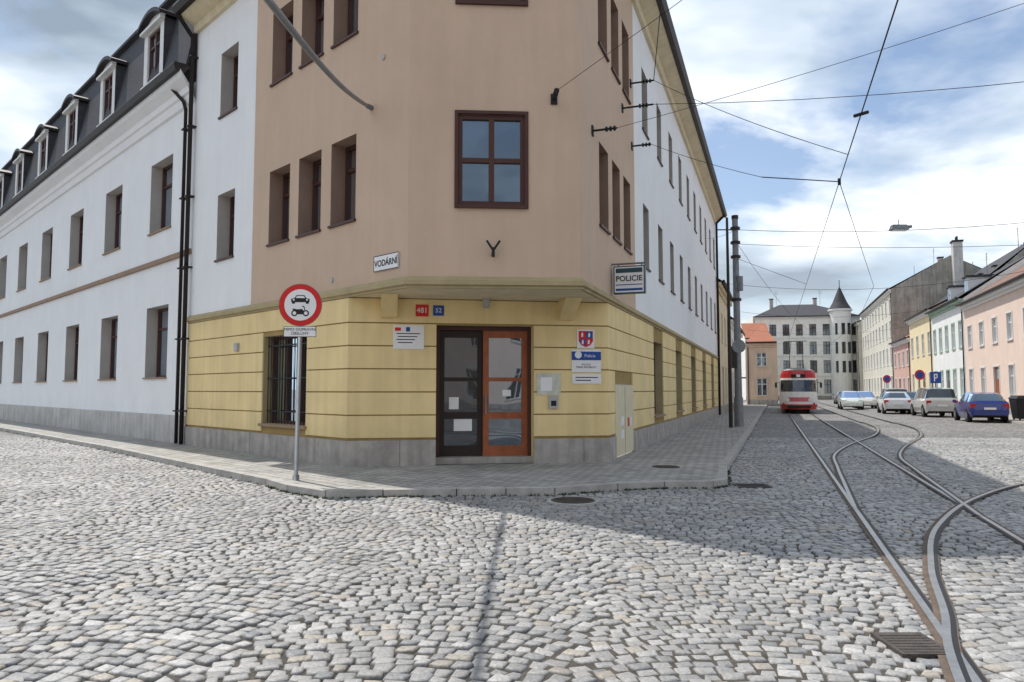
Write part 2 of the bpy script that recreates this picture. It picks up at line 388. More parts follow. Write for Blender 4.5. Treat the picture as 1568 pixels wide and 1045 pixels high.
r.face([fCh(x,.051,z) for x,z in ((4.85,2.82),(4.99,2.82),(4.99,2.68),(4.85,2.68))],'signb')
r.face([fCh(x,.051,z) for x,z in ((4.71,2.66),(4.84,2.66),(4.84,2.52),(4.75,2.56))],'signb')
for x,z in ((4.77,2.75),(4.92,2.75),(4.78,2.60),(4.91,2.60)):
    r.face([fCh(x+.04*math.cos(i*1.256+.3)*(1 if i%2 else .6),.0525,z+.055*math.sin(i*1.256+.3)) for i in range(5)],'signw')
plate(fCh,4.54,5.17,1.97,2.44,'signw'); fbox(r,fCh,4.54,5.17,.048,.052,2.22,2.40,'signb')
r.cyl(fCh(4.68,.05,2.33),fCh(4.68,.056,2.33),.075,'signw',16)
plate(fCh,4.55,5.17,1.73,1.93,'signw'); fbox(r,fCh,4.62,5.1,.048,.0495,1.85,1.87,'signk'); fbox(r,fCh,4.62,4.95,.048,.0495,1.79,1.81,'signk')
M['paper']=mat("poster_paper",(.62,.62,.52),.6,.3,4,0)
plate(fCh,3.80,4.30,1.50,1.95,'paper'); fbox(r,fCh,3.88,4.12,.048,.05,1.58,1.86,'signw')
M['intercom']=mat("intercom_grey",(.42,.42,.42),.5,.1,5,0)
plate(fCh,4.05,4.24,1.22,1.48,'intercom',.07); fbox(r,fCh,4.09,4.2,.082,.085,1.27,1.38,'signk')
r.cyl(fCh(2.72,.25,3.26),fCh(2.72,.25,3.44),.07,'intercom',12)
fbox(r,fL,4.9,5.08,.03,.10,2.55,2.75,'intercom')
r.cyl(fL(.66,.0,3.86),fL(.66,.03,3.86),.05,'intercom',12); r.cyl(fL(-1.1,0,8.0),fL(-1.1,.03,8.0),.05,'intercom',12)
r.obj("wall_plaques",cb)
n=fCh.n
text("481",fCh(1.44,.05,3.20),n,.15,'signw',"house_number_text",cb); text("52",fCh(1.77,.05,3.205),n,.13,'signw',"house_number_text_b",cb)
text("Policie",fCh(4.93,.054,2.31),n,.09,'signw',"board_text",cb)
text("POLICIE\nČESKÉ REPUBLIKY",fCh(4.85,.05,2.10),n,.055,'signk',"board_text_b",cb)
r=MB(); fbox(r,fL,-1.68,-.88,.01,.03,3.84,4.14,'signw')
for q in ((-1.68,-.88,3.84,3.855),(-1.68,-.88,4.125,4.14),(-1.68,-1.665,3.855,4.125),(-.895,-.88,3.855,4.125)): fbox(r,fL,q[0],q[1],.03,.032,q[2],q[3],'signk')
r.obj("street_name_plate",cb); text("VODÁRNÍ",fL(-1.28,.032,3.98),fL.n,.165,'signk',"street_name_text",cb,bold=.004)
r=MB()
r.cyl(fUp(1.55,0,4.05),fUp(1.55,.12,4.1),.03,'black'); r.cyl(fUp(1.55,.12,4.0),fUp(1.55,.12,4.18),.022,'black')
r.cyl(fUp(1.55,.12,4.12),fUp(1.43,.14,4.30),.02,'black'); r.cyl(fUp(1.55,.12,4.12),fUp(1.67,.14,4.30),.02,'black')
def rod(f,t,z,L=.55,dz=0):
    r.cyl(f(t,0,z),f(t,L,z+dz),.022,'black'); fbox(r,f,t-.06,t+.06,0.001,.03,z-.1,z+.1,'black')
    for i in range(3): r.cyl(f(t,L*.55+i*.08,z+dz*.7),f(t,L*.55+i*.08+.04,z+dz*.75),.05,'black',10)
rod(fUp,2.68,7.0,.4); rod(fR,1.9,8.35,.75); rod(fR,-1.2,6.75,.5); rod(fR,3.1,7.8,.5); rod(fR,3.0,9.4,.6)
r.cyl(fL(-.72,0,7.1),fL(-.72,.12,7.12),.05,'galv')
r.obj("wall_anchors",cb)
r=MB()
sweep(r,upoly,[(-.02,11.75),(.10,11.75),(.12,11.95),(.40,12.05),(.50,12.12),(.50,12.24)],'cream',False)
sweep(r,upoly,[(.50,12.24),(.50,12.14),(.66,12.10),(.74,12.26),(.70,12.36),(.1,12.38)],'metaldk')
r.obj("cornice_and_gutter",cb)
r=MB()
sweep(r,upoly,[(.1,12.37),(-.85,15.3),(-5,16.2)],'slate')
r.obj("mansard_roof",cb)
r=MB()
def pipe(f,pts,rad=.065,k='metaldk'):
    for a,b in zip(pts,pts[1:]): r.cyl(f(*a),f(*b),rad,k,10)
pipe(fL,[(LE-.02,.6,12.15),(LE-.02,.14,11.6),(LE-.02,.14,.12)],.06)
pipe(fL,[(9.6,.5,10.8),(9.1,.2,10.2),(8.75,.14,9.9),(8.55,.14,9.6),(8.55,.14,.12)],.05)
for z in (1,3,5,7,9,11): 
    fbox(r,fL,LE-.12,LE+.08,0,.22,z,z+.04,'metaldk')
    if z<9.5: fbox(r,fL,8.45,8.65,0,.22,z,z+.04,'metaldk')
pipe(fR,[(RE-.5,.6,12.15),(RE-.5,.12,11.7),(RE-.5,.12,.12)],.07)
r.obj("downpipes",cb,True)

# ================================================================= left white building
lb=empty("white_mansard_building")
w=MB(); T1=72
cs=[10.8+4.66*k for k in range(13)]
opl=[(t-.92,t+.92,6.48,8.68) for t in cs]+[(t-.92,t+.92,1.98,4.14) for t in cs]
wall(w,fL,LE,T1,0,10.4,opl,'white',-.02)
w.face([fL(LE+.01,-.02,10),fL(LE+.01,-9,10),fL(LE+.01,-9,12.1),fL(LE+.01,-.02,12.1)],'white')
for q in opl:
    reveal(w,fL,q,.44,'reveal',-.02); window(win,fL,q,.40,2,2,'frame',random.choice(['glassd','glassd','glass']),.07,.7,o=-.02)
    fbox(w,fL,q[0]-.03,q[1]+.03,-.019,.04,q[2]-.05,q[2],'beltbr')
fbox(w,fL,LE,T1,-.05,.03,0,.88,'plinthw')
fbox(w,fL,LE,T1,-.03,.06,5.42,5.56,'beltbr')
w.obj("walls",lb)
r=MB()
P0,P1=[Vector(fL(T1,0,0)[:2]),Vector(fL(LE+.02,0,0)[:2])]
sweep(r,[P0,P1],[(-.03,9.80),(.06,9.82),(.10,10.05),(.16,10.08),(.18,10.25),(.40,10.40),(.45,10.45),(.45,10.62)],'white')
sweep(r,[P0,P1],[(.45,10.62),(.45,10.56),(.58,10.56),(.64,10.72),(.6,10.78),(.1,10.8)],'metaldk')
r.obj("cornice_and_gutter",lb)
r=MB(); sweep(r,[P0,P1],[(.30,10.78),(-.30,13.9),(-.15,13.95),(-.15,14.05),(-6,15.0)],'slate')
r.obj("mansard_roof",lb)
r=MB()
for t in [c+.35 for c in cs]:
    wd=.86; q=(t-.55,t+.55,11.3,12.85); o=.22
    wall(r,fL,t-wd,t+wd,10.8,13.0,[q],'framew',o); reveal(r,fL,q,.12,'framew',o); window(r,fL,q,.12,2,2,'frame','glassd',.07,.7,o=o)
    for s in (-1,1): r.face([fL(t+s*wd,o,10.8),fL(t+s*wd,-1.3,10.8),fL(t+s*wd,-1.3,13.0),fL(t+s*wd,o,13.0)],'slate')
    n=8; pts=[]
    for i in range(n+1):
        x=-wd-.14+(2*wd+.28)*i/n; pts.append((t+x,13.0+.30*(1-(x/(wd+.14))**2)))
    for (x0,z0),(x1,z1) in zip(pts,pts[1:]):
        r.hexa([fL(x0,.42,z0),fL(x1,.42,z1),fL(x1,-1.4,z1),fL(x0,-1.4,z0),fL(x0,.42,z0+.12),fL(x1,.42,z1+.12),fL(x1,-1.4,z1+.12),fL(x0,-1.4,z0+.12)],'metaldk')
    r.face([fL(x,o+.01,z) for x,z in pts],'framew')
    fbox(r,fL,t-wd-.06,t+wd+.06,o,.36,12.9,12.99,'framew')
    fbox(r,fL,t-wd-.04,t+wd+.04,o,.30,11.1,11.2,'framew')
r.obj("dormers",lb)
win.obj("upper_windows",cb)

# ================================================================= generic houses
def house(name,f,t0,t1,depth,ze,wk,rk,ridge,rows,nw,ww,fr='framew',plk='plinth',hip=0,chim=0,skip=(),base=.6,cornice='framew',dormers=0,doors=()):
    e=empty(name); w=MB()
    ops=[]
    for ri,(z0,z1) in enumerate(rows):
        for i in range(nw):
            if (ri,i) in skip: continue
            t=t0+(t1-t0)*(i+.5)/nw
            if ri==0 and i in doors: ops.append((t-ww*.6,t+ww*.6,.15,z1)); continue
            ops.append((t-ww/2,t+ww/2,z0,z1))
    wall(w,f,t0,t1,0,ze,ops,wk)
    w.face([f(t0,0,0),f(t0,-depth,0),f(t0,-depth,ze),f(t0,0,ze)],wk); w.face([f(t1,0,0),f(t1,-depth,0),f(t1,-depth,ze),f(t1,0,ze)],wk)
    w.face([f(t0,-depth,0),f(t1,-depth,0),f(t1,-depth,ze),f(t0,-depth,ze)],wk)
    if not hip:
        for t in (t0,t1): w.face([f(t,0,ze),f(t,-depth,ze),f(t,-depth/2,ridge)],wk)
    for q in ops:
        door=q[2]<.3
        reveal(w,f,q,.15,wk)
        if door:
            fbox(w,f,q[0],q[1],-.14,-.1,q[2],q[3],'framered' if random.random()<.5 else 'frame'); fbox(w,f,q[0]+.2,q[1]-.2,-.1,-.09,q[3]-.8,q[3]-.15,'glassd')
        else:
            window(w,f,q,.13,2,2 if q[3]-q[2]>1.2 else 1,fr,random.choice(['glass','glassd','glassc']),.07,.66)
            fbox(w,f,q[0]-.08,q[1]+.08,.001,.08,q[2]-.08,q[2]-.01,cornice)
        fbox(w,f,q[0]-.1,q[1]+.1,.001,.04,q[3]+.02,q[3]+.12,cornice); 
        fbox(w,f,q[0]-.1,q[0],.001,.03,q[2]-.01,q[3]+.02,cornice); fbox(w,f,q[1],q[1]+.1,.001,.03,q[2]-.01,q[3]+.02,cornice)
    fbox(w,f,t0+.01,t1-.01,-.02,.05,0,.14,plk)
    segs=[t0+.01]
    for q in sorted(q for q in ops if q[2]<.3): segs+= [q[0]-.1,q[1]+.1]
    segs.append(t1-.01)
    for a,b in zip(segs[::2],segs[1::2]): fbox(w,f,a,b,-.02,.048,.14,base,plk)
    fbox(w,f,t0,t1,-.02,.12,ze-.45,ze-.25,cornice); fbox(w,f,t0,t1,-.02,.3,ze-.25,ze-.02,cornice)
    w.obj("walls",e)
    r=MB(); ov=.45; k=(ridge-ze)/(depth/2)
    h=hip
    a=[f(t0,ov,ze),f(t1,ov,ze),f(t1-h,-depth/2,ridge),f(t0+h,-depth/2,ridge)]
    b=[f(t0,-depth-ov,ze),f(t1,-depth-ov,ze),f(t1-h,-depth/2,ridge),f(t0+h,-depth/2,ridge)]
    r.face(a,rk); r.face(b,rk)
    if h: r.face([f(t0,ov,ze),f(t0,-depth-ov,ze),f(t0+h,-depth/2,ridge)],rk); r.face([f(t1,ov,ze),f(t1,-depth-ov,ze),f(t1-h,-depth/2,ridge)],rk)
    r.obj("roof",e)
    r=MB(); r.cyl(f(t0,ov,ze+.02),f(t1,ov,ze+.02),.09,'metaldk',8)
    r.cyl(f(t0+.2,.08,0),f(t0+.2,.08,ze),.05,'metaldk',8)
    for i in range(chim):
        t=t0+(t1-t0)*(i+.6)/(chim+.3); fbox(r,f,t-.3,t+.3,-depth/2-.9,-depth/2-.3,ridge-1,ridge+1.1,'plinth'); fbox(r,f,t-.37,t+.37,-depth/2-.97,-depth/2-.23,ridge+1.1,ridge+1.25,'black')
        r.cyl(f(t+.8,-depth/2,ridge-.1),f(t+.8,-depth/2,ridge+2.6),.025,'galv',6)
        for j in range(3): r.cyl(f(t+.4,-depth/2,ridge+2.5-.25*j),f(t+1.2,-depth/2,ridge+2.5-.25*j),.015,'galv',5)
    for i in range(dormers):
        t=t0+(t1-t0)*(i+.5)/dormers; zz=ze+k*1.2
        fbox(r,f,t-.5,t+.5,-3.2,-.9,zz-.3,zz+1.1,'framew'); fbox(r,f,t-.35,t+.35,-.9,-.88,zz,zz+.9,'glassd'); fbox(r,f,t-.65,t+.65,-3.4,-.75,zz+1.1,zz+1.25,rk)
    r.obj("gutters_and_chimneys",e)
    return e
M['peach']=mat("plaster_peach",(.80,.64,.54),.9,.06,1,.1,50,streak=.08)
M['whiteg']=mat("plaster_offwhite",(.80,.81,.78),.9,.06,1,.1,50,streak=.08)
M['yel2']=mat("plaster_ochre",(.78,.66,.42),.9,.08,1,.1,50,streak=.08)
M['pink']=mat("plaster_rose",(.60,.38,.32),.9,.08,1,.1,50,streak=.08)
M['creamg']=mat("plaster_cream_grey",(.66,.63,.54),.9,.12,1,.1,50,streak=.15)
M['gable']=mat("plaster_old_grey",(.42,.40,.35),.95,.3,.8,.2,50,streak=.3)
M['orange']=mat("plaster_orange",(.66,.50,.38),.9,.1,1,.1,50,streak=.1)
M['green']=mat("trim_green",(.34,.48,.38),.7,.1,1,.1,50)
M['officew']=mat("plaster_light",(.84,.82,.76),.9,.06,1,.1,50,streak=.1)
fRR=F((29.8,43),dR,(-dR.y,dR.x))
house("peach_house",fRR,-16,13.7,10,8.0,'peach','tilebr',11.5,[(1.2,3.1),(4.7,6.3)],9,1.1,cornice='framew',doors=(6,),chim=2)
house("white_house",fRR,13.72,26,11,8.6,'whiteg','slate',12.4,[(1.2,3.2),(4.9,6.9)],5,1.0,cornice='green',chim=1,dormers=2,doors=(2,))
house("ochre_house",fRR,26.02,38,11,9.0,'yel2','tilebr',12.0,[(1.2,3.2),(5.0,7.0)],4,1.1,cornice='framew',chim=2,doors=(1,))
house("rose_house",fRR,38.02,50,11,7.2,'pink','tile',10.2,[(1.1,2.9),(4.3,5.9)],4,1.1,cornice='framew',doors=(2,))
tall=house("tall_townhouse",fRR,50.02,84,13,14.0,'creamg','tilebr',17.8,[(1.2,3.3),(4.8,6.9),(8.2,10.2),(11.2,12.9)],10,1.2,cornice='officew',chim=2,doors=(3,7))
r=MB(); r.face([fRR(50,0.05,0),fRR(50,-13,0),fRR(50,-13,14),fRR(50,-6.5,17.8),fRR(50,.05,14)],'gable')
fbox(r,fRR,48.9,50.0,-7.6,-6.6,7,19.2,'plinthw'); fbox(r,fRR,48.8,50.1,-7.7,-6.5,19.2,19.4,'black')
for i in range(3): r.cyl(fRR(49.2+.3*i,-7.1,19.4),fRR(49.2+.3*i,-7.1,19.9),.1,'black',8)
r.obj("gable_wall_and_flue",tall)
house("courtyard_house",F((44,71),dR,(-dR.y,dR.x)),-6,18,10,11.0,'gable','slate',15.5,[],1,1)
house("cream_house",fR,31.02,43,9,8.2,'cream','tilebr',11.5,[(1.2,3.1),(4.8,6.6)],4,1.0,cornice='cream',doors=(1,))
house("low_house",fR,43.02,61,9,7.0,'officew','tile',10.8,[(1.2,3.0),(4.3,5.7)],6,1.0,cornice='officew',chim=2,doors=(4,))
fO=F((24.0,75.5),(dR.y,-dR.x))
house("red_roofed_house",fO,0,3.0,14,6.4,'orange','tile',8.8,[(1.0,2.8),(4.0,5.4)],1,1.0,cornice='orange',hip=1.4)
house("red_roofed_house",F((37.4,118),(.98,-.2)),0,4.0,12,9.8,'officew','tile',12.8,[(5,7),(8,9.0)],2,1.1,cornice='officew')
fE=F((45.6,131),(.985,-.17))
eb_=house("corner_palace",fE,-2.5,15.5,16,14.6,'officew','slate',17.6,[(1.0,3.4),(4.6,6.8),(7.9,10.1),(11.2,13.2)],8,1.15,fr='frame',cornice='framew',hip=6,chim=2)
r=MB()
p=fE(12.2,.2,0)
r.cyl((p[0],p[1],0),(p[0],p[1],15.4),1.75,'officew',20); r.cyl((p[0],p[1],15.4),(p[0],p[1],15.7),2.0,'framew',20)
r.cyl((p[0],p[1],15.7),(p[0],p[1],16.9),1.9,'slate',20,1.2); r.cyl((p[0],p[1],16.9),(p[0],p[1],19.6),1.2,'slate',20,.12); r.cyl((p[0],p[1],19.6),(p[0],p[1],20.9),.06,'black',6)
for z in (4.6,7.9,11.2):
    for k in (-1,0,1):
        c=fE(12.2+k*.95,.2+math.sqrt(1.78**2-(k*.95)**2),z)
        r.box(c[0]-.3,c[0]+.3,c[1]-.02,c[1]+.1,z,z+2,'glassd')
for z in (4.0,7.5,10.7): fbox(r,fE,-2.5,15.5,.0,.12,z,z+.2,'framew')
r.obj("turret",eb_)
house("far_townhouse",F((58.5,124),dR,(-dR.y,dR.x)),0,30,12,13,'creamg','slate',16,[(1.2,3.3),(4.8,6.9),(8.2,10.2)],9,1.1,cornice='officew')
house("opposite_house",F((-26,-20),(1,.05),(-.05,1)),0,24,10,10,'officew','tile',14,[(1.2,3.2),(5,7)],8,1.1,cornice='officew')
house("opposite_house",F((2,-21),(1,.02),(-.02,1)),0,26,10,9,'peach','tilebr',13,[(1.2,3.2),(5,7)],8,1.1,cornice='framew')

# ================================================================= ground
g=MB(); S=900; g.face([(-S,-S,-.035),(S,-S,-.035),(S,S,-.035),(-S,S,-.035)],'cobble'); g.obj("ground")
outer=[fL(80,1.75,0)[:2],fL(9,1.78,0)[:2],(-4.15,12.55),(-3.55,11.75),(-2.77,11.05),(-1.94,11.2),(-.84,11.3),(.66,11.42),(1.7,11.95),(2.5,12.2),(3.3,12.2),(3.62,12.5),(4.26,14.7),fR(150,2.4,0)[:2]]
inner=[fR(150,-.5,0)[:2],(2.2,16.2),(-3.1,15.2),fL(80,-.5,0)[:2]]
poly=[Vector(p) for p in outer]+[Vector(p) for p in inner]
g=MB(); g.face([(*p,PZ) for p in poly],'slab'); g.obj("pavement")
g=MB(); g.face([fRR(-40,2.6,.08),fRR(160,2.6,.08),fRR(160,-1,.08),fRR(-40,-1,.08)],'slab'); fbox(g,fRR,-40,160,2.6,2.75,-.03,.09,'kerb'); g.obj("pavement")
k=MB(); OO=[Vector(p) for p in outer]
no=[]
for i,p in enumerate(OO):
    a=OO[max(i-1,0)]; b=OO[min(i+1,len(OO)-1)]
    if 0<i<len(OO)-1: d=((p-a).normalized()+(b-p).normalized()).normalized()
    else: d=(b-a).normalized()
    no.append(Vector((d.y,-d.x)))
for i in range(len(OO)-1):
    a,b=OO[i],OO[i+1]; L=(b-a).length; n=max(1,round(L/1.0)); 
    if n>40: n=int(n*.9)
    for j in range(n):
        s0=j/n; s1=(j+1)/n; gp=.006/L
        s0+=gp; s1-=gp
        p0=a.lerp(b,s0);p1=a.lerp(b,s1);n0=no[i].lerp(no[i+1],s0);n1=no[i].lerp(no[i+1],s1)
        n0=n0.normalized(); n1=n1.normalized()
        wd=.17; zt=PZ+.006+random.uniform(-.003,.006)
        q=[p0-n0*wd,p1-n1*wd,p1,p0]
        k.hexa([(*c,-.04) for c in q]+[(*c,zt) for c in q],'kerb')
k.obj("kerb",bevel=.012)
g=MB()
for _ in range(420):
    i=random.choice(range(13)); a,b=OO[i],OO[i+1]
    s=random.random()*(1 if (b-a).length<20 else .25)
    if i==0: s=1-s
    p=a.lerp(b,s)+no[i].lerp(no[i+1],s)*random.uniform(.0,.05)
    for _k in range(3):
        x,y=p.x+random.uniform(-.03,.03),p.y+random.uniform(-.02,.02); hgt=random.uniform(.01,.035); t=random.uniform(0,3.1); wdt=.012
        g.face([(x-wdt*math.cos(t),y-wdt*math.sin(t),-.01),(x+wdt*math.cos(t),y+wdt*math.sin(t),-.01),(x+random.uniform(-.02,.02),y+random.uniform(-.02,.02),hgt)],'moss')
g.obj("weeds")

# ---- rails
def ribbon(mb,pts,o0,o1,z,k):
    P=[Vector(p) for p in pts]; L=[];Rr=[]
    for i,p in enumerate(P):
        a=P[max(i-1,0)]; b=P[min(i+1,len(P)-1)]; d=(b-a).normalized(); n=Vector((d.y,-d.x))
        L.append((*(p+n*o0),z)); Rr.append((*(p+n*o1),z))
    for i in range(len(P)-1): mb.face([L[i],L[i+1],Rr[i+1],Rr[i]],k)
def spline(pts,n=12):
    P=[Vector(p) for p in pts]; P=[P[0]*2-P[1]]+P+[P[-1]*2-P[-2]]; out=[]
    for i in range(1,len(P)-2):
        for j in range(n):
            t=j/n; a,b,c,d=P[i-1:i+3]
            out.append(.5*((2*b)+(c-a)*t+(2*a-5*b+4*c-d)*t*t+(3*b-a-3*c+d)*t**3))
    out.append(P[-2]); return out
def off_line(pts,o):
    out=[]
    for i,p in enumerate(pts):
        a=pts[max(i-1,0)]; b=pts[min(i+1,len(pts)-1)]; d=(b-a).normalized(); out.append(p+Vector((d.y,-d.x))*o)
    return out
rail=MB(); zc=[0]
def add_rail(pts,side):
    z=zc[0]*.0011; zc[0]+=1
    ribbon(rail,pts,-.07,.07,.003+z,'rust')
    ribbon(rail,pts,-.026,.026,.0115+z,'steel')
    a,b=(.026,.058) if side>0 else (-.058,-.026)
    ribbon(rail,pts,a,b,.008+z,'black')
def track(pts):
    add_rail(pts,1); add_rail(off_line(pts,1.435),-1)
t1=[Vector((1.08+.3525*y,y)) for y in np.arange(-12,160,1.5)]
track(t1)
t2=[p+Vector((.9413,-.3376))*3.1 for p in t1 if p.y>37]
track(t2)
cr=spline([(4.6,10.0),(5.55,12.4),(6.7,15.3),(8.0,18.4),(10.0,21.9),(12.8,26.2),(15.2,30.8),(16.9,35.2),(17.9,38.4)])
track(cr)
ba=spline([(.1,-1.5),(1.35,1.6),(2.52,4.3),(3.1,5.4),(3.8,6.8),(4.95,8.7),(6.8,10.95),(9.1,12.95),(12.5,14.8),(17,16.3),(24,17.5)])
track(ba)
rail.obj("tram_rails")

# ---- geometric setts near the camera
def inpoly(X,Y,pl):
    ins=np.zeros(X.shape,bool); n=len(pl)
    for i in range(n):
        x0,y0=pl[i]; x1,y1=pl[(i+1)%n]
        c=((y0>Y)!=(y1>Y)); 
        with np.errstate(divide='ignore',invalid='ignore'): xi=(x1-x0)*(Y-y0)/(y1-y0)+x0
        ins^= c&(X<xi)
    return ins
ang=R(-6); ca,sa=math.cos(ang),math.sin(ang)
W=2.1; amp=.30; h=.106
rowsj=np.arange(-170,330)
cx=[];cy=[];an=[];sw=[]
for j in rowsj:
    p=-24+np.cumsum(np.clip(np.random.normal(.120,.018,420),.08,.165))
    wdt=np.diff(p,append=p[-1]+.122)
    pc=p+wdt/2
    Wj=pc/W+.12*np.sin(j*.07)
    fr=Wj%1.0
    ff=amp*(1-(2*fr-1)**2); sl=amp*(-4*(2*fr-1))/W
    q=j*h+ff+np.random.normal(0,.008,pc.size)+.06*np.sin(pc*.9+j*.05)+.04*np.sin(pc*.31+1.3)
    cx.append(pc*ca-q*sa); cy.append(pc*sa+q*ca); an.append(np.arctan(sl)*.85+ang+np.random.normal(0,.06,pc.size)); sw.append(wdt)
cx=np.concatenate(cx);cy=np.concatenate(cy);an=np.concatenate(an);sw=np.concatenate(sw)
pl=[(v.x,v.y) for v in poly]
keep=(cy>1.5)&(cy<25)&(np.abs(cx)<.74*cy+2.6)
cx,cy,an,sw=cx[keep],cy[keep],an[keep],sw[keep]
keep=~inpoly(cx,cy,pl); cx,cy,an,sw=cx[keep],cy[keep],an[keep],sw[keep]
n=cx.size
hw=sw/2-.005; hh=(h*.9+np.random.normal(0,.006,n))/2-.002
und=.012*np.sin(cx*1.1+.4)*np.sin(cy*.8+1.0)
ztop=np.random.uniform(-.013,.001,n)+np.minimum(und,0)
tiltx=np.random.normal(0,.045,n); tilty=np.random.normal(0,.045,n)
corn=np.array([(-1,-1),(1,-1),(1,1),(-1,1)],float)
rings=[(.60,0.0),(.86,-.004),(1.0,-.015),(1.02,-.045)]
jit=np.random.uniform(-.012,.012,(n,4,2))
V=np.zeros((n,16,3))
for ri,(sc,dz) in enumerate(rings):
    lx=corn[None,:,0]*hw[:,None]*sc+jit[:,:,0]*sc; ly=corn[None,:,1]*hh[:,None]*sc+jit[:,:,1]*sc
    V[:,ri*4:ri*4+4,0]=cx[:,None]+lx*np.cos(an)[:,None]-ly*np.sin(an)[:,None]
    V[:,ri*4:ri*4+4,1]=cy[:,None]+lx*np.sin(an)[:,None]+ly*np.cos(an)[:,None]
    V[:,ri*4:ri*4+4,2]=np.minimum(ztop[:,None]+dz+lx*tiltx[:,None]+ly*tilty[:,None],.002)
fl_=[(0,1,2,3)]
for ri in range(3):
    for c in range(4):
        a=ri*4+c;b=ri*4+(c+1)%4; fl_.append((a,a+4,b+4,b))
fl_=np.array(fl_)
faces=(fl_[None]+ (np.arange(n)*16)[:,None,None]).reshape(-1,4)
me=bpy.data.meshes.new("cobblestone_road")
me.vertices.add(n*16); me.vertices.foreach_set("co",V.reshape(-1))
me.loops.add(faces.size); me.loops.foreach_set("vertex_index",faces.reshape(-1).astype(np.int32))
me.polygons.add(len(faces)); me.polygons.foreach_set("loop_start",(np.arange(len(faces))*4).astype(np.int32))
me.polygons.foreach_set("use_smooth",np.ones(len(faces),bool))
me.update(calc_edges=True)
pal=np.array([(.34,.330,.316),(.39,.380,.365),(.29,.286,.282),(.45,.437,.42),(.38,.345,.295),(.23,.232,.236),(.40,.36,.31)])*.92
ix=np.random.choice(len(pal),n,p=[.32,.25,.18,.12,.05,.05,.03])
colr=pal[ix]*np.random.uniform(.90,1.10,(n,1))
ca_=np.ones((n,16,4)); ca_[:,:,:3]=colr[:,None,:]
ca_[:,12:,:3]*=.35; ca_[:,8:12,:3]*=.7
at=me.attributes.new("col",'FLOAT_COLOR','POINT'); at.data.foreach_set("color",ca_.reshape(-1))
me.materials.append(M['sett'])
o=bpy.data.objects.new("cobblestone_road",me); scene.collection.objects.link(o)
g=MB(); g.face([(-2.6-.74*1.5,1.5,-.027),(2.6+.74*1.5,1.5,-.027),(2.6+.74*25,25,-.027),(-2.6-.74*25,25,-.027)],'sand'); g.obj("road_bed")

def manhole(x,y,z,rad):
    e=MB(); e.cyl((x,y,-.03),(x,y,z+.012),rad,'kerb',40); e.cyl((x,y,z+.004),(x,y,z+.018),rad*.84,'iron',40)
    for i in range(-3,4):
        L=math.sqrt(max(0,(rad*.75)**2-(i*rad*.2)**2)); e.box(x-L,x+L,y+i*rad*.2-.012,y+i*rad*.2+.012,z+.017,z+.024,'iron')
    e.obj("manhole_cover")
manhole(.88,10.75,.0,.38); manhole(3.0,14.5,PZ-.01,.33)
e=MB(); e.box(2.35,2.68,4.55,4.95,-.02,.014,'iron')
for i in range(7): e.box(2.38,2.65,4.58+.05*i,4.595+.05*i,.013,.017,'iron')
e.obj("rail_drain_cover")
e=MB(); e.box(3.75,4.3,12.25,12.7,-.02,.008,'iron')
for i in range(6): e.box(3.79,4.26,12.3+.065*i,12.325+.065*i,.007,.012,'black')
e.obj("storm_drain")

# ================================================================= traffic sign
SX=-3.60
ts=empty("no_motor_vehicles_sign",(SX,12.4,PZ))
r=MB(); r.cyl((0,0,0),(0.03,0,3.35-PZ),.034,'galv',14); r.cyl((0,0,0),(0,0,.09),.055,'galv',14)
r.obj("pole",ts,True)
sn=Vector((.06,-1,0)).normalized(); fs=F((0.03,0),(-sn.y,sn.x),(sn.x,sn.y))
r=MB(); zc_=3.03-PZ
def disc(o0,o1,rad,k): r.cyl(fs(0,o0,zc_),fs(0,o1,zc_),rad,k,48)
disc(.038,.05,.36,'galv'); disc(.05,.053,.352,'signr'); disc(.053,.055,.265,'signw')
def sil(pts,k='signk',o=.057): r.face([fs(x,o,zc_+z) for x,z in pts],k)
sil([(-.15,.045),(.15,.045),(.155,.10),(.10,.115),(.065,.165),(-.065,.165),(-.10,.115),(-.155,.10)])
sil([(-.08,.115),(.08,.115),(.055,.15),(-.055,.15)],'signw',.059)
for s in (-1,1):
    sil([(s*.09,.02),(s*.14,.02),(s*.14,.05),(s*.09,.05)])
    r.cyl(fs(s*.11,.058,zc_+.085),fs(s*.11,.06,zc_+.085),.016,'signw',12)
for s in (-1,1):
    c=(s*.095,-.14)
    r.cyl(fs(c[0],.055,zc_+c[1]),fs(c[0],.0575,zc_+c[1]),.052,'signk',24); r.cyl(fs(c[0],.0575,zc_+c[1]),fs(c[0],.059,zc_+c[1]),.030,'signw',24)
sil([(-.10,-.14),(-.04,-.16),(.04,-.16),(.06,-.10),(.03,-.07),(-.05,-.075),(-.13,-.06),(-.12,-.09)])
sil([(.085,-.14),(.10,-.14),(.065,-.02),(.03,-.015),(.03,-.03),(.055,-.035)])
r.obj("disc",ts)
r=MB(); zp=2.58-PZ
fbox(r,fs,-.27,.27,.038,.048,zp-.09,zp+.09,'signk'); fbox(r,fs,-.262,.262,.048,.050,zp-.082,zp+.082,'signw'); 
fbox(r,fs,-.05,.05,-.04,.038,zp-.02,zp+.02,'galv'); fbox(r,fs,-.05,.05,-.04,.038,zc_-.02,zc_+.02,'galv')
r.obj("plate",ts)
bpy.context.view_layer.update()
p=Vector((SX,12.4,PZ))+Vector(fs(0,.052,zp)); text("MIMO DOPRAVNÍ\nOBSLUHY",p,sn,.068,'signk',"plate_text",ts)

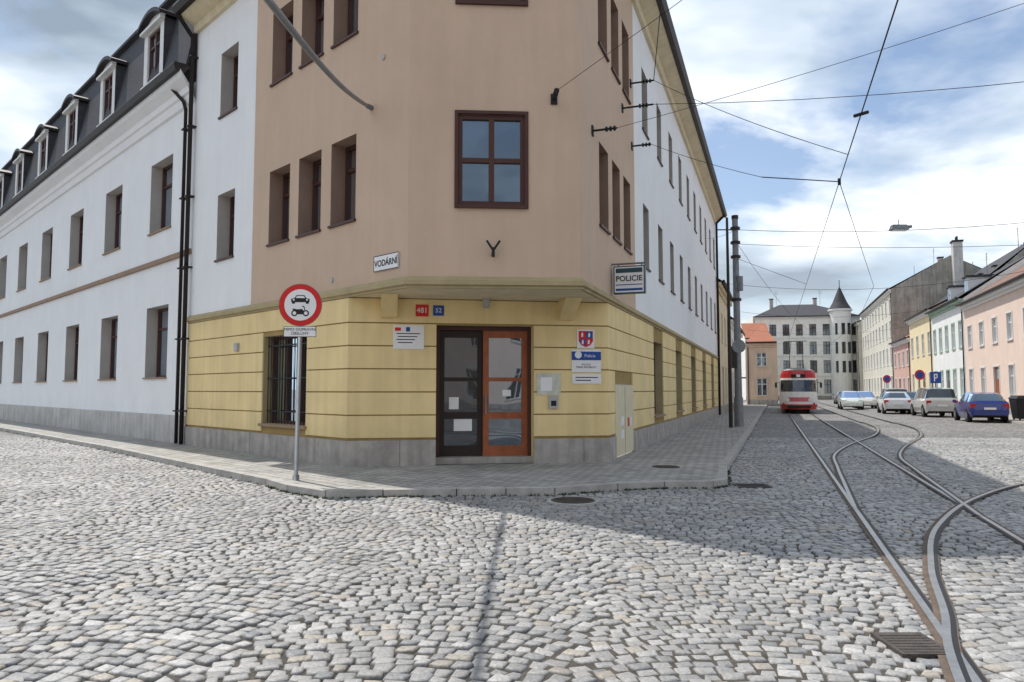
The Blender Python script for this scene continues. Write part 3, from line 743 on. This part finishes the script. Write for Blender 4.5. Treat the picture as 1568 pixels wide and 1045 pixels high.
# ================================================================= police light-box sign
ps=empty("police_sign")
fp=F(fR(.45,.06,0)[:2],(dR.y,-dR.x),(-dR.x,-dR.y))
r=MB(); fbox(r,fp,0,.68,-.16,0,3.68,4.28,'dkgreen'); fbox(r,fp,.025,.655,0,.004,3.705,4.255,'signw')
fbox(r,fp,.05,.63,.004,.007,4.13,4.23,'dkgreen'); fbox(r,fp,.05,.63,.004,.007,3.86,3.88,'signb'); fbox(r,fp,.05,.63,.004,.007,3.74,3.79,'signb')
r.cyl(fp(-.1,-.08,4.34),fp(.68,-.08,4.34),.02,'galv'); r.cyl(fp(.1,-.08,4.28),fp(.1,-.08,4.34),.015,'galv'); r.cyl(fp(.6,-.08,4.28),fp(.6,-.08,4.34),.015,'galv')
r.obj("light_box",ps); text("POLICIE",fp(.34,.008,4.0),fp.n,.165,'signk',"text",ps,bold=.003)

# ================================================================= tram
def tram(loc,ang):
    e=empty("tram",loc); e.rotation_euler=(0,0,ang)
    red=plain("tram_red",(.50,.03,.03),.3,0,.5); wh=plain("tram_cream",(.82,.80,.77),.35,0,.4); gl=M['glassd']; gr=plain("tram_roof_grey",(.3,.3,.3),.6)
    pk=plain("tram_pink",(.62,.16,.20),.35)
    Lh=7.0; hw=1.22
    out=[]
    n=10
    for i in range(n+1):
        a=-math.pi/2+math.pi*i/n; out.append((Lh-1.0+1.0*math.cos(a)**.7 if math.cos(a)>1e-6 else Lh-1.0, hw*math.sin(a),'f'))
    xs=[]; x=Lh-1.3
    while x>-Lh+1.6: xs+= [x,x-.16]; x-=1.5
    side=[(x,hw,'w' if i%2 else 'p') for i,x in enumerate(xs)]
    back=[(-Lh+.9,hw,'p'),(-Lh+.1,hw*.8,'f'),(-Lh,0,'f'),(-Lh+.1,-hw*.8,'f'),(-Lh+.9,-hw,'p')]
    ring=out+side+back
    ring2=[(x,-hw,t) for x,_,t in side[::-1]]
    ring+=ring2
    lv=[(.28,.96),(.62,1.0),(.80,1.0),(1.10,1.0),(1.48,1.0),(2.28,.965),(2.42,.955),(2.72,.93),(2.95,.84),(3.05,.62)]
    mk=[red,wh,wh,wh,None,wh,red,red,gr]
    r=MB(); N=len(ring)
    V=[]
    for z,s in lv:
        V.append([( (x if x<Lh-1.2 else Lh-1.2+(x-Lh+1.2)*(1 if z<1.4 else 1-(z-1.4)*.22)) , y*s, z) for x,y,t in ring])
    for a in range(len(lv)-1):
        for i in range(N):
            j=(i+1)%N; k=mk[a]
            if k is None:
                tt=ring[i][2]
                if i<len(out)-1: k=gl if 1<=i<=len(out)-3 else wh
                elif tt=='p' and ring[j][2]=='w' or tt=='w' and ring[j][2]=='p': k=gl if abs(ring[i][0]-ring[j][0])>1 else wh
                else: k=gl
            if a==2 and i<len(out)-1 and 3<=i<=6: k=pk
            r.face([V[a][i],V[a][j],V[a+1][j],V[a+1][i]],k)
    r.face(V[-1],gr); r.face(V[0],M['black'])
    r.obj("body",e,False)
    r=MB()
    for s in (-1,1):
        r.cyl((Lh-.22,s*.72,.92),(Lh-.1,s*.72,.92),.13,'lamp',16); r.cyl((Lh-.36,s*.98,.68),(Lh-.2,s*.98,.68),.06,'lightred',10)
        r.cyl((Lh-.9,s*1.25,2.1),(Lh-.6,s*1.45,2.1),.02,'black'); r.box(Lh-.66,Lh-.6,s*1.45-.07,s*1.45+.07,1.75,2.1,'black')
        r.cyl((Lh-.05,s*.2,1.5),(Lh-.1,s*.5,2.0),.012,'black')
    r.box(Lh-.25,Lh+.12,-.75,.75,.38,.52,'black'); r.cyl((Lh,0,.42),(Lh+.3,0,.42),.05,'black')
    for x in (-3.6,-1.7,1.9,3.8):
        for s in (-1,1): r.cyl((x,s*.66,.34),(x,s*.78,.34),.34,'metaldk',20)
    r.box(-4.2,-1.1,-.6,.6,.2,.45,'black'); r.box(1.3,4.4,-.6,.6,.2,.45,'black')
    r.box(.8,3.2,-.6,.6,3.05,3.22,gr)
    for s in (-1,1):
        r.cyl((1.0,s*.5,3.2),(2.3,s*.45,4.1),.025,'black'); r.cyl((2.3,s*.45,4.1),(1.5,s*.3,5.25),.02,'black')
        r.cyl((3.2,s*.5,3.2),(2.0,s*.45,4.1),.025,'black')
    r.box(1.4,1.6,-.8,.8,5.25,5.29,'black')
    r.box(Lh-.35,Lh-.22,-.45,.45,2.46,2.68,'signk'); r.box(Lh-.22,Lh-.21,-.12,.12,2.48,2.66,'signw')
    r.obj("fittings",e)
ty=57; tx=1.08+.3525*ty+.76
ta=math.atan2(-dR.y,-dR.x)
tram((tx,ty,0),ta)

# ================================================================= cars
def car(name,loc,ang,col,kind='hatch'):
    e=empty(name,loc); e.rotation_euler=(0,0,ang)
    body=plain("car_paint_"+name+str(random.randint(0,999)),col,.3,.1,.8)
    if kind=='hatch':
        st=[(-2.03,.42,.60,.62,.66,.55),(-1.98,.28,.90,.93,.82,.70),(-1.85,.22,1.0,1.06,.86,.70),(-1.50,.20,1.0,1.40,.87,.60),(-.95,.20,.98,1.47,.87,.61),(-.88,.20,.98,1.475,.87,.61),(0,.20,.96,1.49,.87,.61),(.07,.20,.96,1.485,.87,.61),(.42,.20,.94,1.44,.87,.60),(1.12,.20,.90,.95,.86,.70),(1.75,.20,.80,.84,.82,.66),(2.0,.28,.62,.66,.72,.58),(2.06,.40,.5,.52,.66,.5)]
        gs=(2,8); pil=(4,6); wr=.31; wx=1.27
    else:
        st=[(-2.2,.42,.62,.64,.72,.6),(-2.15,.28,.95,.98,.86,.76),(-2.05,.24,1.08,1.14,.89,.74),(-1.85,.22,1.1,1.66,.90,.70),(-.95,.22,1.08,1.74,.90,.70),(-.87,.22,1.08,1.745,.90,.70),(.1,.22,1.06,1.75,.90,.70),(.18,.22,1.06,1.745,.90,.70),(.8,.22,1.04,1.66,.90,.68),(1.45,.22,1.0,1.06,.89,.72),(2.0,.22,.88,.92,.85,.68),(2.2,.3,.66,.7,.76,.6),(2.25,.42,.5,.52,.7,.5)]
        gs=(2,8); pil=(4,6); wr=.34; wx=1.42
    r=MB(); rings=[]
    for x,zb,ze,zr,wb,wr_ in st:
        h=[(wb*.93,zb),(wb,zb+(ze-zb)*.35),(wb*.985,ze),(wr_,zr-.03),(wr_*.75,zr)]
        rings.append([(x,y,z) for y,z in h]+[(x,-y,z) for y,z in h[::-1]])
    for i in range(len(st)-1):
        a,b=rings[i],rings[i+1]
        for j in range(9):
            k=body
            if gs[0]<=i<=gs[1]-0 and j in (2,6) and i not in pil: k=M['glassd'] if st[i][3]-st[i][2]>.1 or st[i+1][3]-st[i+1][2]>.1 else body
            if i in (gs[0],gs[1]) and j in (3,4,5): k=M['glassd']
            r.face([a[j],b[j],b[j+1],a[j+1]],k)
        r.face([a[9],b[9],b[0],a[0]],'black')
    r.face(rings[0],body); r.face(rings[-1],body)
    r.obj("body",e,False,.012)
    r=MB(); Wd=st[5][4]
    for x in (-wx,wx):
        for s in (-1,1):
            r.cyl((x,s*(Wd-.19),wr),(x,s*(Wd+.004),wr),wr*1.16,'black',24)
            r.cyl((x,s*(Wd-.18),wr),(x,s*(Wd+.018),wr),wr,'rubber',24); r.cyl((x,s*(Wd),wr),(x,s*(Wd+.026),wr),wr*.6,'galv',14)
    xr=st[1][0]; xf=st[-3][0]; hz=st[1][2]
    for s in (-1,1):
        r.box(xr-.02,xr+.1,min(s*.58,s*.84),max(s*.58,s*.84),hz-.22,hz+.02,'lightred'); r.box(xf+.02,xf+.2,min(s*.45,s*.76),max(s*.45,s*.76),.60,.76,'lamp')
        r.box(.85,1.0,min(s*(Wd),s*(Wd+.17)),max(s*Wd,s*(Wd+.17)),.95,1.08,body)
    r.box(st[0][0]-.03,st[0][0]+.1,-.7,.7,.34,.50,body); r.box(st[0][0]-.04,st[0][0]-.028,-.26,.26,.62,.73,'signw')
    r.box(st[-1][0]-.1,st[-1][0]+.03,-.7,.7,.28,.46,body); r.box(st[-1][0]+.03,st[-1][0]+.04,-.26,.26,.34,.45,'signw'); r.box(xf+.08,xf+.22,-.4,.4,.5,.58,'black')
    r.obj("wheels_and_lights",e)
away=math.atan2(dR.y,dR.x); toward=away+math.pi
car("parked_car",(24.4,38.6,0),away,(.012,.028,.20))
car("parked_van",(26.2,46.0,0),away+.05,(.50,.50,.47),'van')
car("parked_car",(26.6,51.5,0),away,(.62,.62,.62))
car("parked_car",(28.6,53.0,0),away,(.10,.10,.11))
car("parked_car",(30.2,58.5,0),away,(.55,.55,.55),'van')
car("parked_car",(31.7,66.5,0),toward,(.58,.56,.50))
car("moving_car",(28.6,62.5,0),toward,(.62,.66,.58))
car("parked_car",(36.5,80,0),toward,(.6,.6,.6))
car("parked_car",(38.5,86,0),away,(.15,.16,.18))
car("moving_car",(44,110,0),toward,(.4,.4,.42))
wcn=empty("waste_container",(25.9,37.3,0)); wcn.rotation_euler=(0,0,away)
r=MB(); r.hexa([(-.55,-.45,.15),(.55,-.45,.15),(.55,.45,.15),(-.55,.45,.15),(-.68,-.55,1.15),(.68,-.55,1.15),(.68,.55,1.15),(-.68,.55,1.15)],'black')
r.hexa([(-.72,-.6,1.15),(.72,-.6,1.15),(.72,.6,1.15),(-.72,.6,1.15),(-.6,-.45,1.32),(.6,-.45,1.32),(.6,.45,1.32),(-.6,.45,1.32)],'black')
for x in (-.5,.5):
    for y in (-.4,.4): r.cyl((x,y-.03,.09),(x,y+.03,.09),.09,'rubber')
r.obj("bin",wcn,bevel=.03)

def rsign(name,x,y,h,kind):
    e=empty(name,(x,y,.08)); r=MB(); r.cyl((0,0,0),(0,0,h),.04,'galv',10)
    if kind=='r': r.cyl((0,-.04,h-.35),(0,-.055,h-.35),.35,'signr',28); r.cyl((0,-.055,h-.35),(0,-.06,h-.35),.24,'signb',28)
    else:
        r.box(-.35,.35,-.055,-.04,h-.75,h-.02,'signb'); r.box(-.12,-.05,-.062,-.056,h-.62,h-.15,'signw'); r.box(-.05,.12,-.062,-.056,h-.22,h-.15,'signw'); r.box(.06,.12,-.062,-.056,h-.4,h-.22,'signw'); r.box(-.05,.06,-.062,-.056,h-.45,h-.38,'signw')
    r.obj("sign",e)
rsign("no_parking_sign",27.9,50.5,2.9,'r'); rsign("parking_sign",27.2,47.4,2.7,'b'); rsign("no_parking_sign",32.0,63,2.8,'r')

# ================================================================= poles
tp=empty("tram_pole",(9.35,30.5,PZ)); r=MB()
r.cyl((0,0,0),(0,0,1.2),.19,'galv',16,.18); r.cyl((0,0,1.2),(0,0,8.65),.15,'galv',16,.12); r.cyl((0,0,8.65),(0,0,8.8),.14,'metaldk',16)
for z in (8.2,7.6,7.0,5.2): r.cyl((0,0,z),(0,0,z+.1),.2,'metaldk',16)
r.box(-.3,-.1,-.18,.0,2.4,3.3,'metaldk'); r.cyl((.1,0,2.0),(.32,0,2.0),.03,'metaldk'); r.cyl((.1,-.2,5.6),(.1,-.2,6.2),.12,'galv',10)
r.cyl((0,-.18,3.3),(0,-.19,3.3),.28,'galv',20)
r.obj("pole",tp)
ap=empty("utility_pole",(8.75,29.6,PZ)); r=MB(); r.cyl((0,0,0),(0,0,8.5),.08,'metaldk',12,.05); r.cyl((-.4,0,8.0),(.4,0,8.0),.025,'metaldk'); 
r.obj("pole",ap)

# ================================================================= overhead wires
ow=empty("overhead_wires")
def wire(a,b,rad=.009,sag=.0,n=14,k='black',name="wire"):
    a=Vector(a);b=Vector(b); cu=bpy.data.curves.new(name,'CURVE'); cu.dimensions='3D'; cu.bevel_depth=rad; cu.bevel_resolution=1
    s=cu.splines.new('POLY'); s.points.add(n)
    for i in range(n+1):
        t=i/n; p=a.lerp(b,t); p.z-=sag*4*t*(1-t); s.points[i].co=(*p,1)
    cu.materials.append(M[k]); o=bpy.data.objects.new(name,cu); scene.collection.objects.link(o); o.parent=ow
def line3(y): return Vector((1.35+.3525*y,y,5.5))
wire(line3(-15),line3(13.6),.009); wire(line3(13.6),line3(30),.007); wire(line3(30),line3(150),.009)
wire(line3(13.6),(13.6,27.5,5.5),.007); wire((13.6,27.5,5.5),(20.2,43,5.5),.008); wire((20.2,43,5.5),(58,150,5.5),.010)
J=line3(13.6)
wire(fR(3.1,.5,7.8),J+Vector((-1.3,.45,.22)),.006,.05); wire(J+Vector((-1.3,.45,.22)),J,.010)
J2=line3(10.2); r=MB(); r.cyl(J2-Vector((.1,0,.03)),J2+Vector((.1,0,.03)),.025,'black',8); r.cyl(J-Vector((0,0,.06)),J+Vector((0,0,.06)),.03,'black',8); r.obj("wire_clamps",ow)
wire(fR(1.9,.75,8.35),(24,7.5,8.4),.007,.9)
wire(fR(-1.2,.5,6.75),(14,10,9.5),.005,.2)
wire(fUp(2.68,.4,7.0),(8,4,9.3),.005,.1)
wire(fR(3.0,.6,9.4),(fR(-6,2.5,11)),.010,.1)
wire(fR(3.0,.6,9.4),line3(12),.007,.1)
top=Vector((9.35,30.5,8.3))
wire(top,(28,24.5,8.8),.011,.7); wire(top-Vector((0,0,.6)),(28,23.5,7.2),.009,.5)
wire(top-Vector((0,0,1.2)),line3(27),.008); wire(fR(24,.1,9.5),top,.007,.1)
for yy in (44,60,78,96):
    a=Vector((2.0+.3586*(yy-15.5)+.6,yy,8.0)); b=a+Vector((.9413,-.3376,0))*17; b.z=8.2
    wire(a,b,.011,.8)
wire((9.3,30.5,7.9),(40,95,9),.010,1.2)
wire((12,2,11),(34,48,9.8),.007,1.4)
cu=bpy.data.curves.new("service_cable",'CURVE'); cu.dimensions='3D'; cu.bevel_depth=.036; cu.bevel_resolution=2
pts=[Vector(fL(-.72,.12,7.12)),Vector((-2.55,11.5,6.28)),Vector((-2.35,9,5.6)),Vector((-2.12,6.0,4.95)),Vector((-1.95,3,4.5)),Vector((-1.8,0,4.3)),Vector((-1.5,-4,4.4)),Vector((-1.1,-8,4.9)),Vector((-.5,-13,6.2))]
s=cu.splines.new('NURBS'); s.points.add(len(pts)-1); s.use_endpoint_u=True; s.order_u=3
for i,p in enumerate(pts): s.points[i].co=(*p,1)
cu.materials.append(M['galv']); o=bpy.data.objects.new("service_cable",cu); scene.collection.objects.link(o); o.parent=ow
pp=empty("utility_pole",(-.5,-13,0)); r=MB(); r.cyl((0,0,0),(0,0,7),.13,'galv',12,.1); r.obj("pole",pp)
sl=empty("street_lamp",(15.1,28.4,7.95)); r=MB()
r.hexa([(-.35,-.13,-.12),(.35,-.13,-.12),(.35,.13,-.12),(-.35,.13,-.12),(-.28,-.1,.08),(.28,-.1,.08),(.28,.1,.08),(-.28,.1,.08)],'galv'); r.box(-.3,.3,-.1,.1,-.16,-.12,'lamp'); r.cyl((0,0,.08),(0,0,.3),.015,'black'); r.cyl((.35,0,0),(.5,0,.02),.06,'galv')
r.obj("lamp_head",sl,bevel=.03)

# ================================================================= world, sun, camera
sd=Vector((-.386,.435,1)).normalized(); el=math.asin(sd.z); az=math.atan2(sd.x,sd.y)
wd=bpy.data.worlds.new("World"); scene.world=wd; wd.use_nodes=True; N=wd.node_tree.nodes; L=wd.node_tree.links
bg=N["Background"]; bg.inputs["Strength"].default_value=.15
sky=N.new("ShaderNodeTexSky"); sky.sky_type='NISHITA'; sky.sun_disc=False; sky.sun_elevation=el; sky.sun_rotation=az; sky.dust_density=1.0
tc=N.new("ShaderNodeTexCoord"); sx=N.new("ShaderNodeSeparateXYZ"); L.new(tc.outputs["Generated"],sx.inputs[0])
mz=N.new("ShaderNodeMath"); mz.operation='MAXIMUM'; mz.inputs[1].default_value=0; L.new(sx.outputs["Z"],mz.inputs[0])
az_=N.new("ShaderNodeMath"); az_.operation='ADD'; az_.inputs[1].default_value=.20; L.new(mz.outputs[0],az_.inputs[0])
dx=N.new("ShaderNodeMath"); dx.operation='DIVIDE'; L.new(sx.outputs["X"],dx.inputs[0]); L.new(az_.outputs[0],dx.inputs[1])
dy=N.new("ShaderNodeMath"); dy.operation='DIVIDE'; L.new(sx.outputs["Y"],dy.inputs[0]); L.new(az_.outputs[0],dy.inputs[1])
cb_=N.new("ShaderNodeCombineXYZ"); L.new(dx.outputs[0],cb_.inputs[0]); L.new(dy.outputs[0],cb_.inputs[1])
def wn(scale,loc,det=6,ro=.55):
    mp=N.new("ShaderNodeMapping"); mp.inputs["Location"].default_value=loc; L.new(cb_.outputs[0],mp.inputs[0])
    n=N.new("ShaderNodeTexNoise"); n.inputs["Scale"].default_value=scale; n.inputs["Detail"].default_value=det; n.inputs["Roughness"].default_value=ro; n.inputs["Distortion"].default_value=.25
    L.new(mp.outputs[0],n.inputs["Vector"]); return n.outputs["Fac"]
na=wn(1.1,(6.1,2.7,0)); nb=wn(.95,(4.3,9.2,0),6,.5)
cov=N.new("ShaderNodeMapRange"); cov.inputs[1].default_value=.40; cov.inputs[2].default_value=.53; cov.inputs[3].default_value=.05; L.new(na,cov.inputs[0])
cc=N.new("ShaderNodeValToRGB"); L.new(nb,cc.inputs[0]); E=cc.color_ramp.elements
E[0].position=.38; E[0].color=(.26,.33,.41,1); E[1].position=.57; E[1].color=(1.05,1.07,1.1,1); q=E.new(.47); q.color=(.56,.65,.75,1)
sc=N.new("ShaderNodeVectorMath"); sc.operation='SCALE'; sc.inputs["Scale"].default_value=8.6; L.new(cc.outputs[0],sc.inputs[0])
mx=N.new("ShaderNodeMix"); mx.data_type='RGBA'; L.new(cov.outputs[0],mx.inputs[0]); L.new(sky.outputs[0],mx.inputs[6]); L.new(sc.outputs[0],mx.inputs[7])
hz=N.new("ShaderNodeMapRange"); hz.inputs[1].default_value=0; hz.inputs[2].default_value=.20; hz.inputs[3].default_value=.6; hz.inputs[4].default_value=0; L.new(sx.outputs["Z"],hz.inputs[0])
m2=N.new("ShaderNodeMix"); m2.data_type='RGBA'; L.new(hz.outputs[0],m2.inputs[0]); L.new(mx.outputs[2],m2.inputs[6]); m2.inputs[7].default_value=(6.0,6.3,6.7,1)
L.new(m2.outputs[2],bg.inputs["Color"])
su=bpy.data.lights.new("sun",'SUN'); su.energy=4.2; su.angle=R(.6); su.color=(1,.96,.9)
so=bpy.data.objects.new("sun",su); scene.collection.objects.link(so); so.rotation_euler=(-sd).to_track_quat('-Z','Y').to_euler(); so.location=(0,0,40)
cam=bpy.data.cameras.new("camera"); cam.lens=25.9; cam.sensor_width=36; cam.clip_end=3000; cam.clip_start=.1
co=bpy.data.objects.new("camera",cam); scene.collection.objects.link(co); co.location=(0,0,1.6); co.rotation_euler=(R(93.8),0,0); scene.camera=co
scene.view_settings.view_transform='Standard'; scene.view_settings.look='None'; scene.view_settings.exposure=0
